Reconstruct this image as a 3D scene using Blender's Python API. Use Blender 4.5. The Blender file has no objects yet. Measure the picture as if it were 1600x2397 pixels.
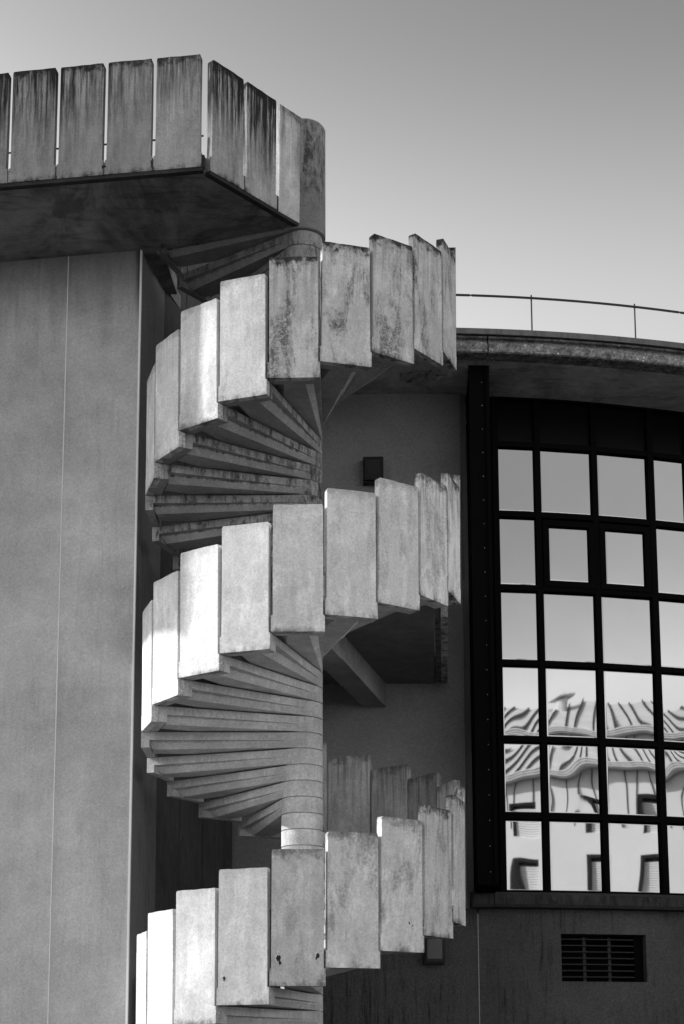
import bpy, bmesh, math, random
from mathutils import Vector, Matrix
random.seed(7)
S = 1.717            # metres per unit of stair radius
GZ = 1.6             # camera eye height above the ground
def W(x, y, z): return Vector((x * S, y * S, z * S + GZ))
R = math.radians
sin, cos = math.sin, math.cos
scn = bpy.context.scene

# ------------------------------------------------------------------ camera
cam = bpy.data.cameras.new('camera'); camo = bpy.data.objects.new('camera', cam)
scn.collection.objects.link(camo); scn.camera = camo
fw = Vector((0.02393285, 0.98501834, 0.17078079)); rt = Vector((0.9997131, -0.02374677, -0.00313257)); up = Vector((-0.0009698, -0.17080677, 0.98530407))
m3 = Matrix((rt, up, -fw)).transposed()
camo.matrix_world = Matrix.Translation(W(0, -10.2077, 0)) @ m3.to_4x4()
cam.sensor_fit = 'HORIZONTAL'; cam.sensor_width = 36.0
cam.lens = 3855.79 / 1600 * 36
cam.shift_y = (1866.51 - 1198.5) / 1600
cam.clip_end = 3000; cam.clip_start = 0.5
scn.render.resolution_x = 683; scn.render.resolution_y = 1024

# ------------------------------------------------------------------ light
SUN_AZ, SUN_EL = -80.8, 28.5      # azimuth from +Y towards +X
wd = bpy.data.worlds.new('World'); scn.world = wd; wd.use_nodes = True
nt = wd.node_tree; nt.nodes.clear()
sky = nt.nodes.new('ShaderNodeTexSky'); sky.sky_type = 'NISHITA'; sky.sun_disc = False
sky.sun_elevation = R(SUN_EL); sky.sun_rotation = R(SUN_AZ)
sky.air_density = 1.0; sky.dust_density = 1.0; sky.ozone_density = 1.0
# black and white film behind an orange filter: red light minus some blue, a steeper tone curve, darker with height
def wmath(o, a, b):
    n = nt.nodes.new('ShaderNodeMath'); n.operation = o
    for v, k in ((a, 0), (b, 1)):
        if isinstance(v, (int, float)): n.inputs[k].default_value = v
        else: nt.links.new(v, n.inputs[k])
    return n.outputs[0]
sep = nt.nodes.new('ShaderNodeSeparateColor'); nt.links.new(sky.outputs[0], sep.inputs[0])
film = wmath('MINIMUM', wmath('POWER', wmath('MAXIMUM', wmath('SUBTRACT', sep.outputs[0], wmath('MULTIPLY', sep.outputs[2], 0.25)), 0.02), 1.5), 1.4)
wtc = nt.nodes.new('ShaderNodeTexCoord'); wse = nt.nodes.new('ShaderNodeSeparateXYZ'); nt.links.new(wtc.outputs['Generated'], wse.inputs[0])
wr = nt.nodes.new('ShaderNodeValToRGB'); nt.links.new(wse.outputs[2], wr.inputs[0]); wr.color_ramp.interpolation = 'EASE'
el = wr.color_ramp.elements; el[0].position = 0.44; el[0].color = (0.57, 0.57, 0.57, 1); el[1].position = 0.60; el[1].color = (0.375, 0.375, 0.375, 1); e0_ = el.new(0.0); e0_.color = (0.26, 0.26, 0.26, 1); e1_ = el.new(0.30); e1_.color = (0.37, 0.37, 0.37, 1)
e3 = el.new(1.0); e3.color = (0.26, 0.26, 0.26, 1)
val = wmath('MULTIPLY', wmath('MULTIPLY', film, wr.outputs[0]), 22.0)
bg = nt.nodes.new('ShaderNodeBackground'); bg.inputs[1].default_value = 0.15
wo = nt.nodes.new('ShaderNodeOutputWorld')
nt.links.new(val, bg.inputs[0]); nt.links.new(bg.outputs[0], wo.inputs[0])
sl = bpy.data.lights.new('sun', 'SUN'); sl.energy = 4.8; sl.angle = R(0.6); sl.color = (1, 1, 1)
so = bpy.data.objects.new('sun', sl); scn.collection.objects.link(so)
sd = Vector((sin(R(SUN_AZ)) * cos(R(SUN_EL)), cos(R(SUN_AZ)) * cos(R(SUN_EL)), sin(R(SUN_EL))))
so.rotation_euler = sd.to_track_quat('Z', 'Y').to_euler(); so.location = sd * 60
vs = scn.view_settings; vs.view_transform = 'Standard'; vs.look = 'None'; vs.gamma = 1.0; vs.exposure = 0.14; vs.use_curve_mapping = False
scn.cycles.max_bounces = 8; scn.cycles.diffuse_bounces = 2

# ------------------------------------------------------------------ materials
class N:
    def __init__(s, name):
        s.m = bpy.data.materials.new(name); s.m.use_nodes = True; s.t = s.m.node_tree; s.t.nodes.clear()
        s.out = s.t.nodes.new('ShaderNodeOutputMaterial'); s.b = s.t.nodes.new('ShaderNodeBsdfPrincipled')
        s.t.links.new(s.b.outputs[0], s.out.inputs[0])
    def link(s, a, b): s.t.links.new(a, b)
    def put(s, v, sock):
        if isinstance(v, (int, float)): sock.default_value = v
        else: s.link(v, sock)
    def op(s, o, a, b=0.0, c=None, clamp=False):
        n = s.t.nodes.new('ShaderNodeMath'); n.operation = o; n.use_clamp = clamp
        s.put(a, n.inputs[0]); s.put(b, n.inputs[1])
        if c is not None: s.put(c, n.inputs[2])
        return n.outputs[0]
    def mul(s, a, b): return s.op('MULTIPLY', a, b)
    def add(s, a, b): return s.op('ADD', a, b)
    def sub(s, a, b): return s.op('SUBTRACT', a, b)
    def ramp(s, v, a, b, lo=0.0, hi=1.0):
        n = s.t.nodes.new('ShaderNodeMapRange'); n.interpolation_type = 'SMOOTHSTEP'
        s.put(v, n.inputs[0]); s.put(a, n.inputs[1]); s.put(b, n.inputs[2]); s.put(lo, n.inputs[3]); s.put(hi, n.inputs[4])
        return n.outputs[0]
    def attr(s, name):
        n = s.t.nodes.new('ShaderNodeAttribute'); n.attribute_type = 'OBJECT'; n.attribute_name = name; return n.outputs['Fac']
    def coords(s, rnd=True):
        tc = s.t.nodes.new('ShaderNodeTexCoord'); s.xyz = s.t.nodes.new('ShaderNodeSeparateXYZ'); s.link(tc.outputs['Object'], s.xyz.inputs[0])
        if rnd:
            oi = s.t.nodes.new('ShaderNodeObjectInfo'); s.rnd = oi.outputs['Random']
            va = s.t.nodes.new('ShaderNodeVectorMath'); va.operation = 'ADD'; s.link(tc.outputs['Object'], va.inputs[0])
            cb = s.t.nodes.new('ShaderNodeCombineXYZ'); s.link(s.mul(s.rnd, 61.0), cb.inputs[0]); s.link(s.mul(s.rnd, 37.0), cb.inputs[1]); s.link(s.mul(s.rnd, 83.0), cb.inputs[2])
            s.link(cb.outputs[0], va.inputs[1]); s.co = va.outputs[0]
        else: s.co = tc.outputs['Object']
        s.obj = tc.outputs['Object']
    def scaled(s, x, y, z):
        n = s.t.nodes.new('ShaderNodeVectorMath'); n.operation = 'MULTIPLY'; s.link(s.co, n.inputs[0]); n.inputs[1].default_value = (x, y, z); return n.outputs[0]
    def noise(s, scale, detail=4, rough=0.6, vec=None, dist=0.0):
        n = s.t.nodes.new('ShaderNodeTexNoise'); s.link(vec or s.co, n.inputs['Vector']); n.inputs['Scale'].default_value = scale
        n.inputs['Detail'].default_value = detail; n.inputs['Roughness'].default_value = rough; n.inputs['Distortion'].default_value = dist
        return n.outputs[0]
    def voro(s, scale, vec=None, feature='F1'):
        n = s.t.nodes.new('ShaderNodeTexVoronoi'); n.feature = feature; s.link(vec or s.co, n.inputs['Vector']); n.inputs['Scale'].default_value = scale; return n.outputs['Distance']
    def finish(s, val, rough=0.85, bump=None, bstr=0.3, bdist=0.01, spec=0.25, metallic=0.0):
        cb = s.t.nodes.new('ShaderNodeCombineColor')
        for i in range(3): s.put(val, cb.inputs[i])
        s.link(cb.outputs[0], s.b.inputs['Base Color']); s.put(rough, s.b.inputs['Roughness'])
        s.b.inputs['Specular IOR Level'].default_value = spec; s.b.inputs['Metallic'].default_value = metallic
        if bump is not None:
            bn = s.t.nodes.new('ShaderNodeBump'); bn.inputs['Strength'].default_value = bstr; bn.inputs['Distance'].default_value = bdist
            s.link(bump, bn.inputs['Height']); s.link(bn.outputs[0], s.b.inputs['Normal'])
        return s.m

def concrete_panel(name, base, H, halfw):
    """precast panel: local x across, z up from its lower edge; 'dirt' drives rain streaks, 'blotch' the lichen"""
    n = N(name); n.coords()
    dirt = n.attr('dirt'); blotch = n.attr('blotch')
    z = n.op('DIVIDE', n.xyz.outputs[2], H); x = n.op('ABSOLUTE', n.op('DIVIDE', n.xyz.outputs[0], halfw))
    cloud = n.noise(2.2, 5, 0.6); mid = n.noise(9, 8, 0.75); fine = n.noise(45, 6, 0.8)
    v = n.add(n.mul(n.sub(cloud, 0.5), 0.7), 1.0)
    v = n.mul(v, n.add(n.mul(n.sub(mid, 0.5), 0.55), 1.0))
    v = n.mul(v, n.add(n.mul(n.sub(fine, 0.5), 1.3), 1.0))
    run = n.noise(1.0, 5, 0.6, n.scaled(13, 13, 1.1)); v = n.mul(v, n.add(n.mul(n.sub(run, 0.5), 0.35), 1.0))
    v = n.mul(v, n.add(n.mul(n.sub(n.rnd, 0.5), 0.16), 1.0))
    # rain streaks running down from the top edge
    st = n.noise(1.0, 5, 0.65, n.scaled(19, 19, 0.9)); st2 = n.noise(1.0, 6, 0.7, n.scaled(44, 44, 2.4))
    reach = n.add(n.add(n.mul(n.noise(1.0, 2, 0.5, n.scaled(7, 7, 0.2)), 1.2), -0.1), n.mul(dirt, 0.3))
    down = n.ramp(z, n.sub(0.92, reach), 1.0)
    sm = n.mul(n.ramp(n.add(n.mul(st, 0.6), n.mul(st2, 0.4)), n.sub(0.46, n.mul(dirt, 0.06)), n.sub(0.64, n.mul(dirt, 0.06))), n.add(n.mul(down, 0.95), 0.1))
    v = n.mul(v, n.op('MAXIMUM', n.sub(1.0, n.mul(n.mul(sm, dirt), 1.0)), 0.06))
    tz = n.mul(n.ramp(n.add(z, n.mul(n.sub(mid, 0.5), 0.45)), 0.91, 1.01), n.add(n.mul(dirt, 0.75), n.mul(blotch, 0.8)))
    v = n.mul(v, n.sub(1.0, n.op('MINIMUM', tz, 0.9)))
    # pitted, blotched lichen
    bl = n.noise(3.6, 10, 0.75, n.scaled(1.3, 1.3, 0.42), 0.4); grit = n.noise(38, 8, 0.8)
    bm_ = n.mul(n.ramp(bl, 0.47, 0.62), n.ramp(grit, 0.36, 0.56))
    pale = n.ramp(n.noise(2.4, 7, 0.65, n.scaled(1.6, 1.6, 0.6), 0.8), 0.52, 0.60); v = n.mul(v, n.add(1.0, n.mul(pale, 0.16)))
    v = n.mul(v, n.sub(1.0, n.mul(bm_, n.mul(blotch, 0.8))))
    pits = n.ramp(n.voro(34), 0.05, 0.12, 1.0, 0.0)
    pm = n.mul(pits, n.ramp(n.noise(6, 3), 0.5, 0.62))
    v = n.mul(v, n.sub(1.0, n.mul(pm, 0.55)))
    # grime along the arrises and the lower lip
    e = n.ramp(n.add(x, n.mul(n.sub(mid, 0.5), 0.28)), 0.9, 1.05); lo = n.ramp(n.add(z, n.mul(n.sub(mid, 0.5), 0.12)), 0.0, 0.05, 1.0, 0.0)
    g = n.op('MAXIMUM', n.mul(e, n.ramp(grit, 0.4, 0.6)), n.mul(lo, n.ramp(bl, 0.4, 0.6)))
    v = n.mul(v, n.sub(1.0, n.mul(g, n.add(n.mul(dirt, 0.35), 0.58))))
    v = n.mul(v, n.sub(1.0, n.attr('grime_shade')))  # even darkening: grime film, plus painted shade on the lowest flight's rear panels
    v = n.op('MAXIMUM', n.mul(v, base), 0.012)
    return n.finish(v, 0.9, n.add(n.mul(fine, 0.6), n.add(n.mul(mid, 1.5), n.mul(pm, -1.2))), 0.45, 0.006)

def concrete_raw(name, base, var=0.5, streak=0.3, speck=0.4, rnd=True, attr_dirt=False, bump=0.4, horizontal=0.0):
    n = N(name); n.coords(rnd)
    cloud = n.noise(1.3, 6, 0.65); mid = n.noise(7, 8, 0.72); fine = n.noise(42, 6, 0.8)
    v = n.add(n.mul(n.sub(cloud, 0.5), var * 1.6), 1.0)
    v = n.mul(v, n.add(n.mul(n.sub(mid, 0.5), var), 1.0))
    v = n.mul(v, n.add(n.mul(n.sub(fine, 0.5), speck), 1.0))
    st = n.noise(1.0, 8, 0.75, n.scaled(13, 13, 3.5), 0.6)
    sm = n.mul(n.ramp(st, 0.40, 0.62), n.ramp(mid, 0.34, 0.54))
    ge = n.t.nodes.new('ShaderNodeNewGeometry'); gs = n.t.nodes.new('ShaderNodeSeparateXYZ'); n.link(ge.outputs['Normal'], gs.inputs[0])
    sm = n.mul(sm, n.ramp(n.op('ABSOLUTE', gs.outputs[2]), 0.3, 0.7, 1.0, 0.0))
    k = streak
    if attr_dirt: k = n.attr('dirt')
    v = n.mul(v, n.sub(1.0, n.mul(sm, k)))
    if attr_dirt: v = n.mul(v, n.sub(1.0, n.attr('grime_shade')))
    if horizontal:
        hs = n.noise(1.1, 7, 0.68, n.scaled(1.0, 0.55, 1.0), 1.2); h2 = n.noise(1.0, 6, 0.7, n.scaled(1.5, 7, 7), 0.8); v = n.mul(v, n.sub(1.0, n.mul(n.ramp(hs, 0.42, 0.62), horizontal))); v = n.mul(v, n.sub(1.0, n.mul(n.ramp(h2, 0.5, 0.66), 0.35)))
    v = n.op('MAXIMUM', n.mul(v, base), 0.008)
    return n.finish(v, 0.9, n.add(fine, mid), bump, 0.006)

def stucco(name, base, grain=0.5, var=0.2, bump=0.8, streak=0.0, topstain=0):
    n = N(name); n.coords(False)
    g = n.noise(48, 3, 0.9); g2 = n.noise(24, 6, 0.9); cl = n.noise(0.55, 4, 0.55); c2 = n.noise(3.0, 5, 0.6)
    v = n.add(n.mul(n.sub(cl, 0.5), var * 1.9), 1.0)
    v = n.mul(v, n.add(n.mul(n.sub(c2, 0.5), var), 1.0))
    v = n.mul(v, n.add(n.mul(n.sub(g, 0.5), grain * 3.2), 1.0)); v = n.mul(v, n.add(n.mul(n.sub(g2, 0.5), grain * 2.0), 1.0))
    sp = n.ramp(n.voro(30), 0.04, 0.10, 1.0, 0.0)
    v = n.mul(v, n.sub(1.0, n.mul(sp, 0.28)))
    if streak:
        st = n.noise(1.0, 6, 0.75, n.scaled(15, 15, 1.2)); big = n.noise(1.2, 3, 0.5)
        v = n.mul(v, n.sub(1.0, n.mul(n.mul(n.ramp(st, 0.48, 0.66), n.ramp(big, 0.38, 0.6)), streak)))
    if topstain:
        tz = n.ramp(n.add(n.xyz.outputs[2], n.mul(n.noise(1.0, 5, 0.7, n.scaled(6, 6, 0.5)), 1.6)), topstain - 0.5, topstain + 0.9)
        v = n.mul(v, n.sub(1.0, n.mul(tz, 0.45)))
        edge = n.mul(n.ramp(n.add(n.xyz.outputs[0], n.mul(n.sub(c2, 0.5), 0.10)), -1.965, -1.90), n.ramp(n.add(n.xyz.outputs[2], n.mul(n.noise(1.0, 4, 0.7, n.scaled(9, 9, 0.8)), 1.2)), topstain - 0.5, topstain + 0.3))
        v = n.mul(v, n.sub(1.0, n.mul(edge, 0.75)))
    v = n.op('MAXIMUM', n.mul(v, base), 0.006)
    return n.finish(v, 0.92, n.add(g, g2), bump, 0.004)

def plain(name, base, rough=0.5, metallic=0.0, var=0.15, spec=0.3):
    n = N(name); n.coords(); c = n.noise(6, 5, 0.6)
    v = n.mul(n.add(n.mul(n.sub(c, 0.5), var * 2), 1.0), base)
    return n.finish(v, rough, None, spec=spec, metallic=metallic)

PH = 0.7664
M = {}
M['panel'] = concrete_panel('precast_concrete', 0.66, PH * S, 0.1569 * S)
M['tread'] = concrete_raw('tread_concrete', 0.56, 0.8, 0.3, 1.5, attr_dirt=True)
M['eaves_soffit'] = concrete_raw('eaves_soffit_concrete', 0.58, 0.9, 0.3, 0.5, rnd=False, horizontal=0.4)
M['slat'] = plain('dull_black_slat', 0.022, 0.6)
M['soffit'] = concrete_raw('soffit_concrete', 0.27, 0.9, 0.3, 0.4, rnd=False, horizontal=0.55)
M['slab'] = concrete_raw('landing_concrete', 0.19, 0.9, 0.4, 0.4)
def fasciamat():
    n = N('lichened_fascia_concrete'); n.coords(False)
    a = n.noise(7, 9, 0.82); b = n.noise(26, 6, 0.85); c = n.noise(2.0, 4, 0.6)
    v = n.mul(n.ramp(a, 0.36, 0.64, 0.35, 1.35), n.ramp(b, 0.34, 0.66, 0.35, 1.5)); v = n.mul(v, n.add(n.mul(n.sub(c, 0.5), 0.8), 1.0))
    wh = n.mul(n.ramp(n.voro(9), 0.09, 0.16, 1.0, 0.0), n.ramp(n.noise(1.7, 3), 0.5, 0.58))
    v = n.add(n.mul(v, 0.26), n.mul(wh, 0.5))
    zt = n.ramp(n.add(n.xyz.outputs[2], n.mul(n.sub(a, 0.5), 0.12)), (5.465 * S + GZ), (5.50 * S + GZ)); v = n.mul(v, n.sub(1.0, n.mul(zt, 0.6)))
    return n.finish(n.op('MAXIMUM', v, 0.01), 0.9, n.add(a, b), 0.7, 0.012)
M['fascia'] = fasciamat()
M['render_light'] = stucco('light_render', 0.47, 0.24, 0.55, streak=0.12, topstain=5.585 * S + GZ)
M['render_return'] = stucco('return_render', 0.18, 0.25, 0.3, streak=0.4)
M['render_dark'] = stucco('dark_render', 0.29, 0.3, 0.3, streak=0.0)
M['render_plinth'] = stucco('plinth_render', 0.085, 0.5, 0.5, streak=0.65)
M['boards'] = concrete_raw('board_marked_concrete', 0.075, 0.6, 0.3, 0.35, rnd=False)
M['bead'] = plain('pale_metal_bead', 0.85, 0.5, 0.0, 0.05)
M['sill'] = concrete_raw('stained_sill', 0.055, 1.2, 0.6, 1.2, rnd=False)
M['drip'] = concrete_raw('blackened_drip_edge', 0.035, 1.4, 0.3, 1.0, rnd=False)
M['spandrel'] = plain('black_spandrel_glass', 0.004, 0.3, spec=0.06)
M['fadedbead'] = plain('weathered_bead', 0.35, 0.6)
M['flash'] = concrete_raw('zinc_flashing', 0.16, 0.3, 0.35, 0.1, rnd=False, bump=0.1)
M['black'] = plain('black_painted_metal', 0.005, 0.75, spec=0.02)
M['black2'] = plain('black_steel_panel', 0.006, 0.8, spec=0.02)
M['rail'] = plain('dark_steel_rail', 0.03, 0.5)
M['rivet'] = plain('bright_rivet', 0.7, 0.4)
M['lampglass'] = plain('grey_lamp_lens', 0.03, 0.25, 0, 0.3, 0.5)
M['lampbody'] = plain('black_lamp_housing', 0.012, 0.5)
M['ground'] = concrete_raw('asphalt_ground', 0.035, 0.3, 0.0, 0.4, rnd=False)
M['oppwall'] = stucco('sunlit_render', 0.85, 0.1, 0.06, 0.2)
M['opproof'] = concrete_raw('zinc_roof', 0.8, 0.35, 0.3, 0.1, rnd=False, bump=0.1)
M['seam'] = plain('dark_seam', 0.008, 0.6)
M['gutter'] = plain('pale_gutter', 0.8, 0.4)
M['reveal_shade'] = plain('painted_reveal_shade', 0.012, 0.8)
M['shutter'] = plain('pale_shutter', 0.8, 0.5, 0, 0.1)
M['flue'] = plain('pale_metal_flue', 0.75, 0.4, 0, 0.1)
def glassmat():
    n = N('reflective_coated_glass'); n.coords()
    sp = n.ramp(n.voro(26), 0.03, 0.075, 1.0, 0.0); dens = n.ramp(n.noise(2.2, 3), 0.5, 0.64)
    v = n.mul(n.sub(1.0, n.mul(n.mul(sp, dens), 0.6)), 0.40)
    v = n.mul(v, n.add(n.mul(n.sub(n.noise(1.5, 3), 0.5), 0.10), 1.0)); v = n.mul(v, n.add(n.mul(n.sub(n.rnd, 0.5), 0.10), 1.0))
    n.finish(v, 0.015, None, spec=0.5, metallic=1.0); return n.m
M['glass'] = glassmat()

# ------------------------------------------------------------------ helpers
col = scn.collection
def mesh_obj(name, bm, mat, parent=None, smooth=False):
    bmesh.ops.recalc_face_normals(bm, faces=bm.faces)
    me = bpy.data.meshes.new(name); bm.to_mesh(me); bm.free()
    me.materials.append(mat)
    if smooth:
        for p in me.polygons: p.use_smooth = True
    o = bpy.data.objects.new(name, me); col.objects.link(o)
    if parent: o.parent = parent
    return o
def tag(o, label=None, cat=None, group=None, kind=None):
    if label: o['label'] = label
    if cat: o['category'] = cat
    if group: o['group'] = group
    if kind: o['kind'] = kind
    return o
def thing(name, label, cat, group=None):
    o = bpy.data.objects.new(name, None); col.objects.link(o); o.empty_display_size = 0.3
    return tag(o, label, cat, group)
def prism(bm, poly, z0, z1, f=W):
    """vertical prism of a plan polygon given in stair units"""
    a = [bm.verts.new(f(x, y, z0)) for x, y in poly]; b = [bm.verts.new(f(x, y, z1)) for x, y in poly]
    bm.faces.new(a[::-1]); bm.faces.new(b); n = len(poly)
    for i in range(n): bm.faces.new((a[i], a[(i + 1) % n], b[(i + 1) % n], b[i]))
def box(bm, x0, x1, y0, y1, z0, z1, f=W): prism(bm, [(x0, y0), (x1, y0), (x1, y1), (x0, y1)], z0, z1, f)
def obox(bm, p, d, u0, u1, v0, v1, z0, z1, f=W):
    """box in a frame: p origin, d unit direction, v measured to the left-hand normal"""
    n = (-d[1], d[0]); q = lambda u, v: (p[0] + d[0] * u + n[0] * v, p[1] + d[1] * u + n[1] * v)
    prism(bm, [q(u0, v0), q(u1, v0), q(u1, v1), q(u0, v1)], z0, z1, f)
def tube(bm, a, b, r, seg=8):
    a, b = Vector(a), Vector(b); d = (b - a).normalized(); s = d.orthogonal().normalized(); t = d.cross(s)
    A = [bm.verts.new(a + (s * cos(k * 2 * math.pi / seg) + t * sin(k * 2 * math.pi / seg)) * r) for k in range(seg)]
    B = [bm.verts.new(b + (s * cos(k * 2 * math.pi / seg) + t * sin(k * 2 * math.pi / seg)) * r) for k in range(seg)]
    bm.faces.new(A[::-1]); bm.faces.new(B)
    for i in range(seg): bm.faces.new((A[i], A[(i + 1) % seg], B[(i + 1) % seg], B[i]))
def bevel(bm, off):
    bmesh.ops.bevel(bm, geom=[e for e in bm.edges if e.calc_face_angle(0) > 0.5], offset=off * S, segments=1, affect='EDGES', clamp_overlap=True)
L = lambda x, y, z: Vector((x * S, y * S, z * S))

CX, CY, RD = 0.9, 10.04, 7.9         # centre and radius of the round building
def DP(phi, r): return (CX + r * sin(phi), CY - r * cos(phi))
def phx(x, r=RD): return math.asin((x - CX) / r)
def arc_wall(bm, p0, p1, r0, r1, z0, z1, seg):
    """solid curved wall r0 (outer) .. r1 (inner)"""
    poly = [DP(p0 + (p1 - p0) * i / seg, r0) for i in range(seg + 1)] + [DP(p1 - (p1 - p0) * i / seg, r1) for i in range(seg + 1)]
    n = len(poly)
    a = [bm.verts.new(W(x, y, z0)) for x, y in poly]; b = [bm.verts.new(W(x, y, z1)) for x, y in poly]
    for i in range(n): bm.faces.new((a[i], a[(i + 1) % n], b[(i + 1) % n], b[i]))
    for i in range(seg):
        j = n - 1 - i
        bm.faces.new((a[i], a[i + 1], a[j - 1], a[j])); bm.faces.new((b[i], b[i + 1], b[j - 1], b[j]))
def arc_profile(bm, p0, p1, prof, seg):
    """closed (r,z) profile swept round the building's axis"""
    rows = []
    for i in range(seg + 1):
        ph = p0 + (p1 - p0) * i / seg
        rows.append([bm.verts.new(W(*DP(ph, r), z)) for r, z in prof])
    n = len(prof)
    for i in range(seg):
        for k in range(n): bm.faces.new((rows[i][k], rows[i][(k + 1) % n], rows[i + 1][(k + 1) % n], rows[i + 1][k]))
    bm.faces.new(rows[0]); bm.faces.new(rows[-1][::-1])

# ------------------------------------------------------------------ ground
bm = bmesh.new(); bmesh.ops.create_grid(bm, x_segments=2, y_segments=2, size=900)
g = mesh_obj('ground', bm, M['ground']); tag(g, kind='structure')

# ------------------------------------------------------------------ stair tower on the left
A = (-1.097, 0.212); WD = (-0.9832, 0.1825)          # corner and direction of the long wall
B = (-0.985, 0.80); C = (-0.53, 2.20)
tower = thing('stair_tower', 'tall pale grey rendered block with thin vertical joints left of the spiral stair', 'building')
ZR = 5.585
def WP(t, off=0.0): return (A[0] + WD[0] * t + WD[1] * off, A[1] + WD[1] * t - WD[0] * off)   # off > 0 goes into the building
bays = [0.0, 0.514, 1.71, 2.92, 4.12, 5.33, 6.6]
for i in range(len(bays) - 1):                          # rendered bays between movement joints
    bm = bmesh.new(); a, b = bays[i], bays[i + 1]
    prism(bm, [WP(a + (0.004 if i else 0)), WP(a + (0.004 if i else 0), 0.12), WP(b - 0.004, 0.12), WP(b - 0.004)], -0.95, ZR - 0.004)
    mesh_obj('wall_bay', bm, M['render_light'], tower)
for t in bays[1:-1]:
    bm = bmesh.new(); prism(bm, [WP(t - 0.0026, -0.0012), WP(t + 0.0026, -0.0012), WP(t + 0.0026, 0.06), WP(t - 0.0026, 0.06)], -0.95, ZR - 0.006)
    mesh_obj('joint_strip', bm, M['bead'], tower)
bm = bmesh.new(); prism(bm, [WP(-0.006, -0.005), WP(0.006, -0.005), WP(0.006, 0.0015), WP(-0.006, 0.012)], -0.95, ZR - 0.006)
mesh_obj('corner_bead', bm, M['bead'], tower)
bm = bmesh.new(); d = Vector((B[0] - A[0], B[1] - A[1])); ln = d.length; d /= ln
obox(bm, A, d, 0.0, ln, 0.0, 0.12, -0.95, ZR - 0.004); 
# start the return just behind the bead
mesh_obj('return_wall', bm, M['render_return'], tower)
d2 = Vector((C[0] - B[0], C[1] - B[1])); ln2 = d2.length; d2 /= ln2
cuts = [0.0, 0.13, 0.42, 0.62, 0.86, 1.14, 1.3, ln2]
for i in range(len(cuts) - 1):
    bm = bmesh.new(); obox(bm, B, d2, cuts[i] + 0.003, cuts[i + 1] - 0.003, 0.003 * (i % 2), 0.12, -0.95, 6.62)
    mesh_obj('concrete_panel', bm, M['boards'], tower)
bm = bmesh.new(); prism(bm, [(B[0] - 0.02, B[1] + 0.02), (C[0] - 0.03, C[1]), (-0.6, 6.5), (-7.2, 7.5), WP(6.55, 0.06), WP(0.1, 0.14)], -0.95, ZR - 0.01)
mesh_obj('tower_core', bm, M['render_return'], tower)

# ------------------------------------------------------------------ round building on the right
drum = thing('round_building', 'dark rendered round building with a mirrored window grid and concrete roof edge behind the stair', 'building')
pW = phx(1.242)
bm = bmesh.new(); arc_wall(bm, R(-16), pW, RD, RD - 0.25, 1.29, 5.41, 20); mesh_obj('upper_wall', bm, M['render_dark'], drum)
bm = bmesh.new(); arc_wall(bm, pW, phx(1.294), RD - 0.012, RD - 0.25, 1.29, 5.41, 2); mesh_obj('wall_reveal', bm, M['render_return'], drum)
v0, v1, vz0, vz1 = phx(1.953), phx(2.624), 0.745, 1.105
seam = phx(1.319)
for a, b, z0, z1, sg in ((R(-16), seam - 0.0005, -0.95, 1.29, 20), (seam + 0.0005, v0, -0.95, 1.29, 6), (v0, v1, -0.95, vz0, 6), (v0, v1, vz1, 1.29, 6), (v1, R(75), -0.95, 1.29, 50)):
    bm = bmesh.new(); arc_wall(bm, a, b, RD, RD - 0.25, z0, z1, sg); mesh_obj('lower_wall', bm, M['render_plinth'], drum)
bm = bmesh.new(); arc_wall(bm, seam - 0.0004, seam + 0.0004, RD + 0.001, RD - 0.1, -0.95, 1.25, 1); mesh_obj('joint_strip', bm, M['fadedbead'], drum)
bm = bmesh.new(); arc_wall(bm, R(75), R(344), RD, RD - 0.25, -0.95, 5.41, 120); mesh_obj('rear_wall', bm, M['render_dark'], drum)
# vent: deep black recess with slats
bm = bmesh.new(); arc_wall(bm, v0 - 0.002, v1 + 0.002, RD - 0.24, RD - 0.27, vz0 - 0.02, vz1 + 0.02, 4); vent = mesh_obj('vent', bm, M['black2'], drum)
sv1 = phx(2.545)
for k in range(7):
    z = vz0 + 0.035 + k * 0.0475; bm = bmesh.new(); arc_wall(bm, v0 + 0.0005, sv1, RD - 0.05, RD - 0.10, z, z + 0.008, 4); mesh_obj('louvre', bm, M['slat'], vent)
for x in (2.145, 2.345):
    bm = bmesh.new(); arc_wall(bm, phx(x), phx(x + 0.024), RD - 0.075, RD - 0.09, vz0, vz1 - 0.02, 1); mesh_obj('louvre_stay', bm, M['slat'], vent)
bm = bmesh.new(); arc_wall(bm, sv1 + 0.0005, v1 - 0.0002, RD - 0.06, RD - 0.11, vz0 + 0.001, vz1 - 0.001, 2); mesh_obj('vent_frame', bm, M['black'], vent)
# roof edge: soffit slab, fascia, flashing
RF = 8.69; fj = phx(1.386, RF)
prof = [(RF - 0.012, 5.396), (RF, 5.405), (RF, 5.462), (RF - 0.006, 5.470), (RF - 0.03, 5.505), (RF - 0.012, 5.515), (RF - 0.012, 5.53), (RF - 0.06, 5.535), (RF - 0.16, 5.535), (RF - 0.16, 5.40)]
for a, b, sg in ((R(-14), fj - 0.0006, 20), (fj + 0.0006, R(20), 24), (R(20) + 0.0008, R(60), 30)):
    bm = bmesh.new(); arc_profile(bm, a, b, prof, sg); mesh_obj('fascia', bm, M['fascia'], drum)
bm = bmesh.new(); arc_profile(bm, R(-14), R(60), [(RF + 0.004, 5.541), (RF + 0.004, 5.585), (RF - 0.25, 5.595), (RF - 0.25, 5.57), (RF - 0.02, 5.562), (RF - 0.02, 5.541)], 90); mesh_obj('flashing', bm, M['flash'], drum)
bm = bmesh.new(); arc_wall(bm, R(-14), R(60), RF - 0.161, RD - 0.6, 5.402, 5.565, 90); mesh_obj('soffit_slab', bm, M['eaves_soffit'], drum)
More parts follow.
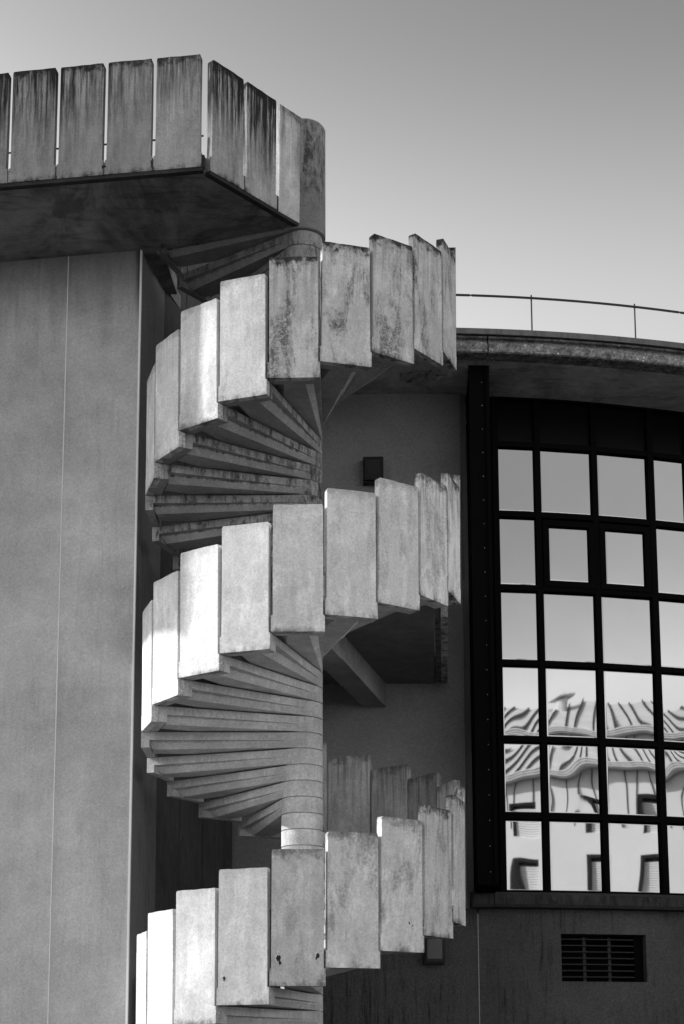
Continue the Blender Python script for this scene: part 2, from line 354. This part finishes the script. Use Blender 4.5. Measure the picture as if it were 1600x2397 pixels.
bm = bmesh.new(); arc_wall(bm, R(60.05), R(345.95), RF, RD - 0.6, 5.402, 5.58, 140); mesh_obj('rear_eaves', bm, M['fascia'], drum)
bm = bmesh.new(); bmesh.ops.create_circle(bm, cap_ends=True, segments=96, radius=(RD - 0.5) * S, matrix=Matrix.Translation(W(CX, CY, 5.5))); mesh_obj('roof', bm, M['ground'], drum)
# black steel pier beside the glazing
bm = bmesh.new(); prism(bm, [(1.302, 2.2), (1.262, 1.60), (1.417, 1.602), (1.455, 2.2)], 1.405, 5.399); mesh_obj('steel_pier', bm, M['black2'], drum)
bm = bmesh.new(); arc_wall(bm, phx(1.44), phx(1.548), RD - 0.03, RD - 0.12, 1.40, 5.41, 2); mesh_obj('window_jamb', bm, M['black'], drum)
bm = bmesh.new()
for k in range(21):
    z = 1.5 + k * 0.188; bmesh.ops.create_icosphere(bm, subdivisions=1, radius=0.0032 * S, matrix=Matrix.Translation(W(1.358, 1.597, z)))
rv = mesh_obj('rivets', bm, M['rivet'], drum); rv['kind'] = 'stuff'
bm = bmesh.new(); tube(bm, W(1.39, 1.585, 1.41), W(1.39, 1.585, 5.39), 0.008 * S); mesh_obj('cable_pipe', bm, M['black'], drum)
# sill
sj = phx(1.432, 8.02)
for a, b, sg in ((phx(1.262), sj - 0.0004, 2), (sj + 0.0004, R(58), 40)):
    bm = bmesh.new(); arc_profile(bm, a, b, [(8.02, 1.315), (8.02, 1.385), (7.95, 1.412), (7.78, 1.412), (7.78, 1.292), (8.0, 1.292)], sg); mesh_obj('sill', bm, M['sill'], drum)
# glazing grid
cols = [(1.548, 1.841), (1.887, 2.311), (2.357, 2.786), (2.837, 3.115), (3.165, 3.555), (3.602, 3.985)]
rowz = [(4.449, 4.985), (3.845, 4.403), (3.235, 3.800), (2.629, 3.195), (2.028, 2.588), (1.424, 1.985)]
top_row = (5.03, 5.385)
RG = RD - 0.045
def pane_mesh(x0, x1, z0, z1, tilt, wav, seed, r=RG, push=0.0):
    """a single sheet pane, slightly bowed like real float glass, solid 8 mm thick"""
    rr = random.Random(seed); p0 = Vector((x0, CY - math.sqrt(r * r - (x0 - CX) ** 2))); p1 = Vector((x1, CY - math.sqrt(r * r - (x1 - CX) ** 2)))
    d = (p1 - p0); w = d.length; d /= w; n = Vector((d.y, -d.x))
    nx, nz = 14, 18; bm = bmesh.new(); h = z1 - z0
    terms = []
    for _ in range(5):
        kx, kz = rr.uniform(0.25, 1.3), rr.uniform(0.4, 1.8); terms.append((kx, kz, rr.uniform(0, 6.28), rr.uniform(0.4, 1.0)))
    s1, f1, f2 = rr.uniform(0.5, 1.0), rr.uniform(0, 6.28), rr.uniform(0, 6.28); swing = wav * 9
    grid = []
    for j in range(nz + 1):
        row = []
        for i in range(nx + 1):
            u, v = i / nx * w, j / nz * h
            q = sum(a / (kx + kz) * sin(2 * math.pi * (kx * u / 0.43 + kz * v / 0.56) + ph) for kx, kz, ph, a in terms) * wav
            q += (v - h / 2) * tilt + push + (v - h / 2) * swing * (sin(2 * math.pi * s1 * u / 0.43 + f1) + 0.5 * sin(2 * math.pi * 2.1 * s1 * u / 0.43 + f2))
            p = p0 + d * u + n * q; row.append(bm.verts.new(W(p.x, p.y, z0 + v)))
        grid.append(row)
    for j in range(nz):
        for i in range(nx): bm.faces.new((grid[j][i], grid[j][i + 1], grid[j + 1][i + 1], grid[j + 1][i]))
    ring = [grid[0][i] for i in range(nx + 1)] + [grid[j][nx] for j in range(1, nz + 1)] + [grid[nz][i] for i in range(nx - 1, -1, -1)] + [grid[j][0] for j in range(nz - 1, 0, -1)]
    nn = Vector((n.x, n.y, 0)) * 0.005 * S
    back = [bm.verts.new(v.co - nn) for v in ring]; k = len(ring)
    for i in range(k): bm.faces.new((ring[i], ring[(i + 1) % k], back[(i + 1) % k], back[i]))
    bm.faces.new(back)
    return bm
tilts = [0.0, 0.0, 0.002, 0.0165, 0.0, 0.002]; wavs = [0.00003, 0.00003, 0.00004, 0.00008, 0.00011, 0.00005]
for c, (x0, x1) in enumerate(cols):
    for r_, (z0, z1) in enumerate(rowz):
        if r_ == 1 and c in (1, 2): continue
        o = mesh_obj('pane', pane_mesh(x0 - 0.012, x1 + 0.012, z0 - 0.012, z1 + 0.012, tilts[r_], wavs[r_], c * 10 + r_), M['glass'], drum, True)
    mesh_obj('pane', pane_mesh(x0 - 0.012, x1 + 0.012, top_row[0], top_row[1], 0, 0.00004, c * 10 + 9), M['spandrel'], drum, True)
for c, (x0, x1) in ((1, (1.940, 2.268)), (2, (2.403, 2.733))):          # two opening lights
    p0, p1 = phx(x0 - 0.046), phx(x1 + 0.046)
    bm = bmesh.new()
    for a, b, z0, z1 in ((p0, p1, 3.838, 3.884), (p0, p1, 4.336, 4.382), (p0, phx(x0), 3.884, 4.336), (phx(x1), p1, 3.884, 4.336)):
        arc_wall(bm, a, b, RD - 0.004, RD - 0.05, z0, z1, 3)
    cs = mesh_obj('casement', bm, M['black'], drum)
    mesh_obj('pane', pane_mesh(x0 - 0.008, x1 + 0.008, 3.876, 4.344, 0.0, 0.00006, 70 + c, RD - 0.028), M['glass'], cs, True)
xs = [(1.50, 1.548)] + [(cols[i][1], cols[i + 1][0]) for i in range(len(cols) - 1)] + [(3.985, 4.03)]
for a, b in xs:
    bm = bmesh.new(); arc_wall(bm, phx(a), phx(b), RD - 0.010, RD - 0.09, 1.413, 5.40, 1); mesh_obj('mullion', bm, M['black'], drum)
zb = [(1.413, 1.424)] + [(rowz[i + 1][1], rowz[i][0]) for i in range(5)][::-1] + [(4.985, 5.03), (5.385, 5.402)]
for z0, z1 in zb:
    for c, (x0, x1) in enumerate(cols):
        bm = bmesh.new(); arc_wall(bm, phx(x0), phx(x1), RD - 0.013, RD - 0.088, z0, z1, 3); mesh_obj('transom', bm, M['black'], drum)
bm = bmesh.new(); arc_wall(bm, phx(1.40), phx(4.04), RD - 0.20, RD - 0.24, 1.2, 5.45, 30); mesh_obj('blackout_lining', bm, M['black2'], drum)
bm = bmesh.new(); arc_wall(bm, phx(4.03), R(75), RD, RD - 0.25, 1.29, 5.40, 40); mesh_obj('upper_wall', bm, M['render_dark'], drum)

# railing on the round roof
rail = thing('roof_railing', 'thin dark steel railing running along the round roof edge against the sky', 'railing')
RR = 8.3; dph = (phx(2.621, RR) - phx(1.782, RR)); ph0 = phx(1.782, RR)
posts = [ph0 + dph * k for k in range(-2, 6)]
for ph in posts:
    x, y = DP(ph, RR); bm = bmesh.new(); tube(bm, W(x, y, 5.57), W(x, y, 6.072), 0.0066 * S); mesh_obj('post', bm, M['rail'], rail)
jts = [posts[0], phx(1.302, RR), phx(3.0, RR), posts[-1]]
for i in range(3):
    bm = bmesh.new(); n = 10; a0, a1 = jts[i] + 0.0010, jts[i + 1] - 0.0010
    pts = [W(*DP(a0 + (a1 - a0) * k / n, RR), 6.048) for k in range(n + 1)]
    for k in range(n): tube(bm, pts[k], pts[k + 1] + (pts[k + 1] - pts[k]).normalized() * 0.004, 0.0098 * S)
    mesh_obj('handrail', bm, M['rail'], rail)
for j in jts[1:3]:
    bm = bmesh.new(); tube(bm, W(*DP(j - 0.0016, RR), 6.050), W(*DP(j + 0.0016, RR), 6.048), 0.006 * S); mesh_obj('rail_sleeve', bm, M['rail'], rail)

# wall lamps
def lamp(x, z, label):
    ph = phx(x); px, py = DP(ph, RD); d = (cos(ph), sin(ph)); t = thing('wall_lamp', label, 'lamp', 'bulkhead lamps on the round wall'); t.location = W(px, py, z)
    f = lambda a, b, c: L(a * d[0] + b * d[1] * 1, a * d[1] - b * d[0], c) if False else L(a * d[0] + b * sin(ph), a * d[1] - b * cos(ph), c)
    bm = bmesh.new(); box(bm, -0.082, 0.078, 0.0, 0.07, -0.108, 0.104, f); bevel(bm, 0.016); mesh_obj('housing', bm, M['lampbody'], t)
    bm = bmesh.new()
    for a, b, c, e in ((-0.070, 0.070, 0.078, 0.095), (-0.070, 0.070, -0.095, -0.070), (-0.070, -0.056, -0.0705, 0.0785), (0.056, 0.070, -0.0705, 0.0785)): box(bm, a, b, 0.0705, 0.098, c, e, f)
    mesh_obj('frame', bm, M['lampbody'], t)
    bm = bmesh.new(); box(bm, -0.0555, 0.0555, 0.0705, 0.092, -0.0695, 0.0775, f); bevel(bm, 0.008); ln_ = mesh_obj('lens', bm, M['lampglass'], t)
    for k in range(5):
        bm = bmesh.new(); box(bm, -0.050, 0.050, 0.0921, 0.094, -0.052 + k * 0.026, -0.047 + k * 0.026, f); mesh_obj('lens_rib', bm, M['lampglass'], ln_)
    return t
lamp(0.553, 4.742, 'square black bulkhead lamp on the dark wall above the middle flight')
lamp(0.982, 0.975, 'square black bulkhead lamp low on the wall behind the lowest flight')

# ------------------------------------------------------------------ spiral staircase
H = 0.1019; RH = 0.130; W1, W2, TH = 0.1467, 0.1569, 0.046
stair = thing('spiral_staircase', 'weathered concrete spiral staircase with upright parapet panels wound round a central column', 'staircase'); stair.location = W(0, 0, 0)
def tread_mesh(Re, seed):
    rr = random.Random(seed); bm = bmesh.new()
    w = W2 - 0.001
    # tangent from the outer corner to the hub circle
    Lc = math.hypot(w, Re); al = math.atan2(w, Re); be = math.acos(RH / Lc); a1 = al + be          # angle from -y axis to tangent point
    pts = [(w, -Re)]
    n = 28
    for i in range(n + 1):
        t = a1 + (2 * math.pi - 2 * a1) * i / n; pts.append((RH * sin(t), -RH * cos(t)))
    pts.append((-w, -Re))
    zt = H - 0.0032; zm = 0.050
    prism(bm, pts, zm, zt, L)
    # hub ring under the plate
    circ = [(RH * sin(i * math.pi / 20), -RH * cos(i * math.pi / 20)) for i in range(40)]
    a = [bm.verts.new(L(x, y, 0.0032)) for x, y in circ]; b = [bm.verts.new(L(x, y, zm + 0.0001)) for x, y in circ]
    bm.faces.new(a[::-1])
    for i in range(40): bm.faces.new((a[i], a[(i + 1) % 40], b[(i + 1) % 40], b[i]))
    # tapered body below, set back from both long edges
    top = [(w - 0.048, -(Re - 0.048)), (0.1292, -0.0), (-0.1292, -0.0), (-(w - 0.048), -(Re - 0.048))]
    bot = [(w - 0.092, -(Re - 0.060)), (0.1275, -0.0), (-0.1275, -0.0), (-(w - 0.092), -(Re - 0.060))]
    a = [bm.verts.new(L(x, y, zm + 0.002)) for x, y in top]; m = [bm.verts.new(L(x, y, zm - 0.012)) for x, y in top]; b = [bm.verts.new(L(x, y, 0.006)) for x, y in bot]
    for i in range(4):
        j = (i + 1) % 4; bm.faces.new((a[i], a[j], m[j], m[i])); bm.faces.new((m[i], m[j], b[j], b[i]))
    bm.faces.new(a); bm.faces.new(b[::-1])
    # outer end block
    box(bm, -w, w, -Re, -(Re - 0.050), 0.0015, zm - 0.0003, L)
    return bm
def tread(th, z, bare, dirt):
    Re = 1.0 if bare else 0.9525
    key = bare
    if key not in tread_cache:
        o = mesh_obj('tread', tread_mesh(Re, 1), M['tread'], stair)
        o.data.polygons.foreach_set('use_smooth', [True] * len(o.data.polygons)); o.data.set_sharp_from_angle(angle=R(28)); tread_cache[key] = o.data
    else:
        o = bpy.data.objects.new('tread', tread_cache[key]); col.objects.link(o); o.parent = stair
    o.location = L(0, 0, z); o.rotation_euler = (0, 0, R(th)); o['dirt'] = dirt
    return o
tread_cache = {}
def panel_mesh(seed, w1=W1, w2=W2, hgt=PH, lean=0.0):
    rr = random.Random(seed); j = lambda s=0.0012: rr.uniform(-s, s)
    nb = 0.094
    prof = [(-w2 + j(), j()), (w2 + j(), j()), (w2 + j(), nb + j()), (w1 + j(), nb + 0.006), (w1 + j(), hgt * 0.5), (w1 + j(), hgt * 0.985), (w1 * 0.965, hgt + j(0.0016))] + [(w1 * q / 6.0, hgt + j(0.0022)) for q in (4, 2, 0, -2, -4)] + [(-w1 * 0.965, hgt + j(0.0016)), (-w1 + j(), hgt * 0.985), (-w1 + j(), hgt * 0.5), (-w1 + j(), nb + 0.006), (-w2 + j(), nb + j())]
    bm = bmesh.new()
    a = [bm.verts.new(L(x, -lean * z / hgt, z)) for x, z in prof]; b = [bm.verts.new(L(x, TH - lean * z / hgt, z)) for x, z in prof]
    n = len(prof); bm.faces.new(a); bm.faces.new(b[::-1])
    for i in range(n): bm.faces.new((a[i], a[(i + 1) % n], b[(i + 1) % n], b[i]))
    bevel(bm, 0.0028)
    return bm
def panel(parent, x, y, z, rot, seed, dirt, blotch, grime_shade=0.0, **kw):
    """x,y = middle of the outer face; rot 0 faces -y"""
    rr = random.Random(seed * 3 + 1)
    o = mesh_obj('parapet_panel', panel_mesh(seed, **kw), M['panel'], parent)
    base = L(x, y, z) if parent is stair else W(x, y, z)
    o.location = base; o.rotation_euler = (R(rr.uniform(-0.2, 0.2)), 0, R(rot + rr.uniform(-0.35, 0.35)))
    o['dirt'] = dirt; o['blotch'] = blotch; o['grime_shade'] = grime_shade
    return o
Z0, Z1, Z2 = 4.1256, 2.5679, 0.5305; T0, T1, T2 = -3.02, -1.47, -1.41
def step(t, z0, th0, k, bare, dirt, pd, pb, tg=0.0, pg=0.0):
    z = z0 + k * H; th = th0 + 18.0 * k
    tread(th, z, bare, dirt)['grime_shade'] = tg
    if not bare:
        a = R(th); panel(stair, sin(a), -cos(a), z, th, t * 100 + k + 50, pd, pb, grime_shade=pg, lean=0.008)
rs = random.Random(3)
for k in range(-14, 16): step(2, Z2, T2, k, k >= 11, 0.22, 0.10 if k < 3 else (0.45 if k < 6 else 0.5), 0.16 if k < 0 else (0.6 if k < 6 else 0.2), 0.0, 0.12 if k == 0 else ((0.35, 0.62, 0.5, 0.3, 0.25)[min(k - 6, 4)] if k > 5 else (-0.12 if k > 0 else 0.0)))  # rear panels get a darker colour for the shade they stand in
for k in range(-4, 6): step(1, Z1, T1, k, False, 0.22, 0.08 if k < 3 else 0.5, 0.14 if k < 1 else 0.22 + 0.1 * max(0, k), 0.0, -0.08 if k < 1 else -0.26)
for k in range(-8, 15): step(0, Z0, T0, k, k < -4 or k > 10, 0.85 if k < 0 else 0.7, 0.18 if k < 0 else 0.35, 0.30 if k < 0 else 0.95, 0.5 if k > 10 else 0.40, 0.0 if k < 0 else 0.14)
def spall(seed, k, x, z, rad):
    rr = random.Random(seed); a = R(T2 + 18 * k); y0 = -1.0 - 0.008 * z / PH; bm = bmesh.new(); n = 14
    pts = [(x + rad * (0.55 + rr.random()) * 0.7 * cos(i * 2 * math.pi / n), z + rad * (0.5 + rr.random()) * 1.1 * sin(i * 2 * math.pi / n)) for i in range(n)]
    f = [bm.verts.new(L(px, y0 - 0.0012, pz)) for px, pz in pts]; g = [bm.verts.new(L(x + (px - x) * 1.1, y0 + 0.003, z + (pz - z) * 1.1)) for px, pz in pts]
    bm.faces.new(f); [bm.faces.new((f[i], f[(i + 1) % n], g[(i + 1) % n], g[i])) for i in range(n)]
    o = mesh_obj('rust_blister', bm, M['drip'], stair); o.location = L(0, 0, Z2 + k * H); o.rotation_euler = (0, 0, a)
for i, (k, x, z, rad) in enumerate(((0, -0.108, 0.150, 0.017), (0, -0.098, 0.128, 0.010), (0, 0.112, 0.165, 0.016), (0, 0.104, 0.152, 0.008), (-1, -0.110, 0.150, 0.011), (2, 0.05, 0.165, 0.006), (2, 0.075, 0.15, 0.005))): spall(i + 5, k, x, z, rad)
# column core and the tall cap above the last tread
bm = bmesh.new(); bmesh.ops.create_cone(bm, cap_ends=True, segments=48, radius1=(RH - 0.010) * S, radius2=(RH - 0.010) * S, depth=(5.56 + 0.95) * S, matrix=Matrix.Translation(L(0, 0, (5.56 - 0.95) / 2)))
mesh_obj('column', bm, M['tread'], stair, False)['dirt'] = 0.2
bm = bmesh.new(); rc = 0.153
prof = [(0.0, 5.556), (rc, 5.556), (rc, 6.335), (rc - 0.012, 6.353), (rc - 0.03, 6.36), (0.0, 6.36)]
sg = 48; rings = []
for i in range(sg):
    a = i * 2 * math.pi / sg; rings.append([bm.verts.new(L(r * cos(a), r * sin(a), z)) for r, z in prof[1:-1]])
for i in range(sg):
    p, q = rings[i], rings[(i + 1) % sg]
    for k in range(3): bm.faces.new((p[k], q[k], q[k + 1], p[k + 1]))
bm.faces.new([r[0] for r in rings][::-1]); bm.faces.new([r[3] for r in rings])
cc = mesh_obj('column_cap', bm, M['tread'], stair, False); cc['dirt'] = 0.8; cc['grime_shade'] = 0.5
for p in cc.data.polygons: p.use_smooth = len(p.vertices) == 4

# ------------------------------------------------------------------ middle landing
land = thing('middle_landing', 'dark concrete landing on a cantilever beam joining the spiral stair to the round wall', 'landing')
yw = lambda x, r=RD: CY - math.sqrt(r * r - (x - CX) ** 2)
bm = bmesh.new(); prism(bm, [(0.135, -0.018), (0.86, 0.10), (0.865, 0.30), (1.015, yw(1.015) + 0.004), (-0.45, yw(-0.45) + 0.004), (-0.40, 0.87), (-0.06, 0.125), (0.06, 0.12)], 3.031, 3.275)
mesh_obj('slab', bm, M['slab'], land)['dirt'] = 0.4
bd = (0.247, 0.969); bm = bmesh.new(); obox(bm, (0, 0), bd, 0.10, 2.262, -0.088, 0.088, 2.847, 3.029); bevel(bm, 0.004); bo = mesh_obj('beam', bm, M['tread'], land); bo['dirt'] = 0.2; bo['grime_shade'] = 0.4
e0, e1 = Vector((0.955, 0.30)), Vector((1.113, 2.12)); ed = (e1 - e0).normalized(); el = (e1 - e0).length; npn = 6; rotl = math.degrees(math.atan2(ed.y, ed.x))
for i in range(npn):
    c = e0 + ed * (el * (i + 0.5) / npn); o = panel(land, c.x, c.y, 3.031, rotl, 900 + i, 0.3, 0.4)
for i in range(npn * 2):
    c = e0 + ed * (el * (i + 0.5) / (npn * 2)); bm = bmesh.new(); obox(bm, c, ed, -0.052, 0.052, TH + 0.001, 0.085, 3.036, 3.11); bevel(bm, 0.006); mesh_obj('fixing_block', bm, M['slab'], land)

# ------------------------------------------------------------------ upper walkway
walk = thing('upper_walkway', 'cantilevered concrete walkway with a row of stained upright parapet panels at the top left', 'walkway')
F0 = Vector((-0.615, -0.82)); FD = Vector((-0.9853, 0.1711)); XE = 5.55
nrm = Vector((0.1711, 0.9853)); inn = F0 + nrm * (TH + 0.002)
bm = bmesh.new()
gd = Vector((0.664, 0.7477)); gn = Vector((-0.7477, 0.664))
c0 = Vector((-0.6, -0.80)) + nrm * TH + gn * 0.01
P1 = Vector((-0.583, -0.783)) + gn * (TH + 0.002) * 1.0
poly = [(-0.622, -0.772), (-0.612, -0.752), (-0.095, -0.155), (-0.135, -0.078), (-0.80, 0.149), (-0.965, 0.135), (-0.945, 0.30), (-0.90, 0.85), (-1.2, 0.88), WP(5.5, 0.2), tuple(inn + FD * XE)]
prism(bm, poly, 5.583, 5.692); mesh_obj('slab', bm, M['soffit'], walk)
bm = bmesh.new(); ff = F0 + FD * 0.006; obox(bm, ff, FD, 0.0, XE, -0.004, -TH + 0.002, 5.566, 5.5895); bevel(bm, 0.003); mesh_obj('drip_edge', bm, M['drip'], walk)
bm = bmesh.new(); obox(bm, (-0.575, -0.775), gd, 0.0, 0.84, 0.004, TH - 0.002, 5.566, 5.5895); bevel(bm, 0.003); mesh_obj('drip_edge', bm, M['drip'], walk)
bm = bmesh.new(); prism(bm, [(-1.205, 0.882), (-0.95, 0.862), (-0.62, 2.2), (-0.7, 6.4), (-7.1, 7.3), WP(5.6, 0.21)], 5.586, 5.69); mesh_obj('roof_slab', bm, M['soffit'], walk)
rotf = math.degrees(math.atan2(-FD.y, -FD.x)); i = 0; u = 0.024
while u + 2 * W2 < XE:
    c = F0 + FD * (u + 0.1425)
    panel(walk, c.x, c.y, 5.591, rotf, 300 + i, (0.75, 0.8, 1.0, 1.1, 1.1)[min(i, 4)] if i < 5 else 0.8, 0.3, grime_shade=0.60 if i else 0.50, w1=0.1420, w2=0.1535)
    i += 1; u += 0.3133
# right-hand face back to the column
cs = [(-0.470, -0.6575), (-0.2635, -0.4255)]
rotg = math.degrees(math.atan2(gd.y, gd.x))
g0 = Vector((-0.566, -0.765))
for i, (s0, s1) in enumerate(((0.0, 0.280), (0.309, 0.592))):
    c = g0 + gd * ((s0 + s1) / 2); panel(walk, c.x, c.y, 5.591, rotg, 340 + i, 1.25, 0.5, grime_shade=0.42, w1=0.139, w2=0.151)
c = g0 + gd * ((0.620 + 0.835) / 2); panel(walk, c.x, c.y, 5.586, rotg, 344, 0.6, 0.3, grime_shade=0.25, w1=0.1060, w2=0.1100)
rm = random.Random(11)
for q in range(17):
    c = F0 + FD * (0.024 + 0.3133 * q - 0.0142); bm = bmesh.new(); h = rm.uniform(0.06, 0.105)
    obox(bm, c, FD, -0.0125, 0.0125, -0.001, -0.04, 5.5900, 5.592 + h)
    for v in bm.verts: v.co += Vector((rm.uniform(-1, 1), rm.uniform(-1, 1), rm.uniform(-1, 1))) * 0.004 * S
    bevel(bm, 0.003); mesh_obj('joint_mortar', bm, M['drip'], walk)
for q in (0.2945, 0.606):
    c = g0 + gd * q; bm = bmesh.new(); obox(bm, c, gd, -0.011, 0.011, 0.001, 0.04, 5.5905, 5.69); bevel(bm, 0.003); mesh_obj('joint_mortar', bm, M['drip'], walk)
bm = bmesh.new(); a = inn + FD * 0.02 + nrm * 0.03; tube(bm, W(*a, 5.845), W(*(a + FD * 5.3), 5.845), 0.006 * S); mesh_obj('inner_rail', bm, M['rail'], walk)
for k in range(9):
    q = a + FD * (0.62 + k * 0.63); bm = bmesh.new(); tube(bm, W(*q, 5.69), W(*q, 5.85), 0.006 * S); mesh_obj('rail_post', bm, M['rail'], walk)

# ------------------------------------------------------------------ building opposite, seen in the glass
opp = thing('apartment_block', 'sunlit pale block with seamed metal roof and shuttered windows mirrored in the glazing', 'building')
OP = (17.8, -24.5); OD = Vector((0.866025, 0.5)); OZ = 8.15
def OW(s, d, z):      # d > 0 goes towards the camera side, out of the wall
    return W(OP[0] + OD.x * s - OD.y * d, OP[1] + OD.y * s + OD.x * d, z)
wins = []
for c in range(-9, 10):
    for f in range(5): wins.append((-6.78 + 2.62 * c + 5.24, 7.52 - 1.72 * f))
WW, WHt = 0.72, 1.15
ss = sorted(set(w[0] for w in wins)); s_lo, s_hi = ss[0] - 2.0, ss[-1] + 2.6
def ob(bm, s0, s1, d0, d1, z0, z1): prism(bm, [(s0, d0), (s1, d0), (s1, d1), (s0, d1)], z0, z1, OW)
bm = bmesh.new(); prev = s_lo
for s in ss:
    ob(bm, prev, s, -0.3, 0, -0.95, OZ); prev = s + WW
    zt = OZ
    for z in sorted(set(w[1] for w in wins), reverse=True): ob(bm, s, s + WW, -0.3, 0, z, zt); zt = z - WHt
    ob(bm, s, s + WW, -0.3, 0, -0.95, zt)
ob(bm, prev, s_hi, -0.3, 0, -0.95, OZ)
mesh_obj('wall', bm, M['oppwall'], opp)
bm = bmesh.new(); ob(bm, s_lo, s_hi, -8, -0.45, -0.95, OZ - 0.02); mesh_obj('rear_mass', bm, M['oppwall'], opp)
frame_bm = None; wm = {}
for s, z in wins:
    far = not (-9.5 < s < 11 and z > 3.5)
    if 'w' not in wm:
        bm = bmesh.new(); f = lambda a, b, c: Vector(((OD.x * a - OD.y * b) * S, (OD.y * a + OD.x * b) * S, c * S))
        prism(bm, [(0.001, -0.299), (WW - 0.001, -0.299), (WW - 0.001, -0.25), (0.12, -0.25), (0.12, -0.02), (0.001, -0.02)], -WHt + 0.001, -0.001, f); prism(bm, [(0.122, -0.249), (WW - 0.002, -0.249), (WW - 0.002, -0.02), (0.122, -0.02)], -0.10, -0.0012, f)  # dark left and top strips paint in the shadow of the window recess
        o = mesh_obj('window', bm, M['reveal_shade'], opp); wm['w'] = o.data; o.location = OW(s, 0, z)
        bm = bmesh.new()
        for k in range(17):
            zz = -WHt + 0.01 + k * 0.064; prism(bm, [(0.135, -0.249), (WW - 0.01, -0.249), (WW - 0.01, -0.12), (0.135, -0.14)], zz, zz + 0.052, f) if k < 15 else None
        h = mesh_obj('shutter', bm, M['shutter'], o); wm['s'] = h.data
    else:
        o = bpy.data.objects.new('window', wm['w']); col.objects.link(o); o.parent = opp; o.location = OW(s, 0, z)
        h = bpy.data.objects.new('shutter', wm['s']); col.objects.link(h); h.parent = o
# thin dark wall joints from eaves to the first floor heads
rj = random.Random(5); bm0 = None; s = s_lo + 0.4
while s < s_hi:
    if -10 < s < 11:
        zl_ = 7.53 if any(w[0] - 0.02 < s < w[0] + WW + 0.02 for w in wins) else 6.6
        bm = bmesh.new(); ob(bm, s, s + 0.028, 0.0008, 0.03, zl_, OZ - 0.02); mesh_obj('wall_rib', bm, M['seam'], opp)
    s += rj.choice((0.30, 0.36, 0.44, 0.6))
bm = bmesh.new(); ob(bm, s_lo - 0.2, s_hi + 0.2, -0.3, 0.38, OZ, OZ + 0.06); mesh_obj('eaves', bm, M['gutter'], opp)
for k in range(3):
    bm = bmesh.new(); ob(bm, s_lo - 0.2, s_hi + 0.2, 0.385, 0.43 + 0.03 * k, OZ + 0.02 + k * 0.055, OZ + 0.055 + k * 0.055); mesh_obj('gutter', bm, M['gutter'], opp)
bm = bmesh.new(); rp = [(0.36, OZ + 0.061), (-4.0, OZ + 1.65), (-8.0, OZ + 0.061)]
for a, b in ((s_lo - 0.2, s_hi + 0.2),):
    v = [[bm.verts.new(OW(q, d, z)) for d, z in rp] for q in (a, b)]
    bm.faces.new(v[0]); bm.faces.new(v[1][::-1])
    for i in range(3): bm.faces.new((v[0][i], v[0][(i + 1) % 3], v[1][(i + 1) % 3], v[1][i]))
roof = mesh_obj('roof', bm, M['opproof'], opp)
s = -11.0; sl_ = (1.65 - 0.061) / 4.36; seam_me = None
while s < 12:
    if seam_me is None:
        bm = bmesh.new(); f = lambda a, b, c: Vector(((OD.x * a - OD.y * b) * S, (OD.y * a + OD.x * b) * S, c * S))
        q = [(0.34, 0.0), (-3.98, sl_ * 4.32), (-3.98, sl_ * 4.32 + 0.06), (0.34, 0.06)]
        v = [[bm.verts.new(f(a, d, z)) for d, z in q] for a in (0, 0.03)]
        bm.faces.new(v[0]); bm.faces.new(v[1][::-1])
        for i in range(4): bm.faces.new((v[0][i], v[0][(i + 1) % 4], v[1][(i + 1) % 4], v[1][i]))
        o = mesh_obj('roof_seam', bm, M['seam'], roof); seam_me = o.data
    else: o = bpy.data.objects.new('roof_seam', seam_me); col.objects.link(o); o.parent = roof
    o.location = OW(s, 0, OZ + 0.075); s += 0.33
def flue(s, d, h, r):
    bm = bmesh.new(); z = OZ + 0.06 + sl_ * (0.36 - d)
    tube(bm, OW(s, d, z - 0.3), OW(s, d, z + h), r * S, 16)
    m = Matrix.Translation(OW(s, d, z + h + 0.17 * h / 0.5)); bmesh.ops.create_cone(bm, cap_ends=True, segments=20, radius1=r * 1.75 * S, radius2=0.01, depth=0.16 * S * h / 0.5, matrix=m)
    for k in range(4):
        a = k * math.pi / 2; off = Vector((cos(a), sin(a), 0)) * r * 0.9 * S; tube(bm, OW(s, d, z + h - 0.02) + off, OW(s, d, z + h + 0.12) + off, 0.01 * S, 4)
    mesh_obj('chimney_flue', bm, M['flue'], opp)
flue(-2.3, -3.4, 0.26, 0.19); flue(-2.75, -3.3, 0.28, 0.07)
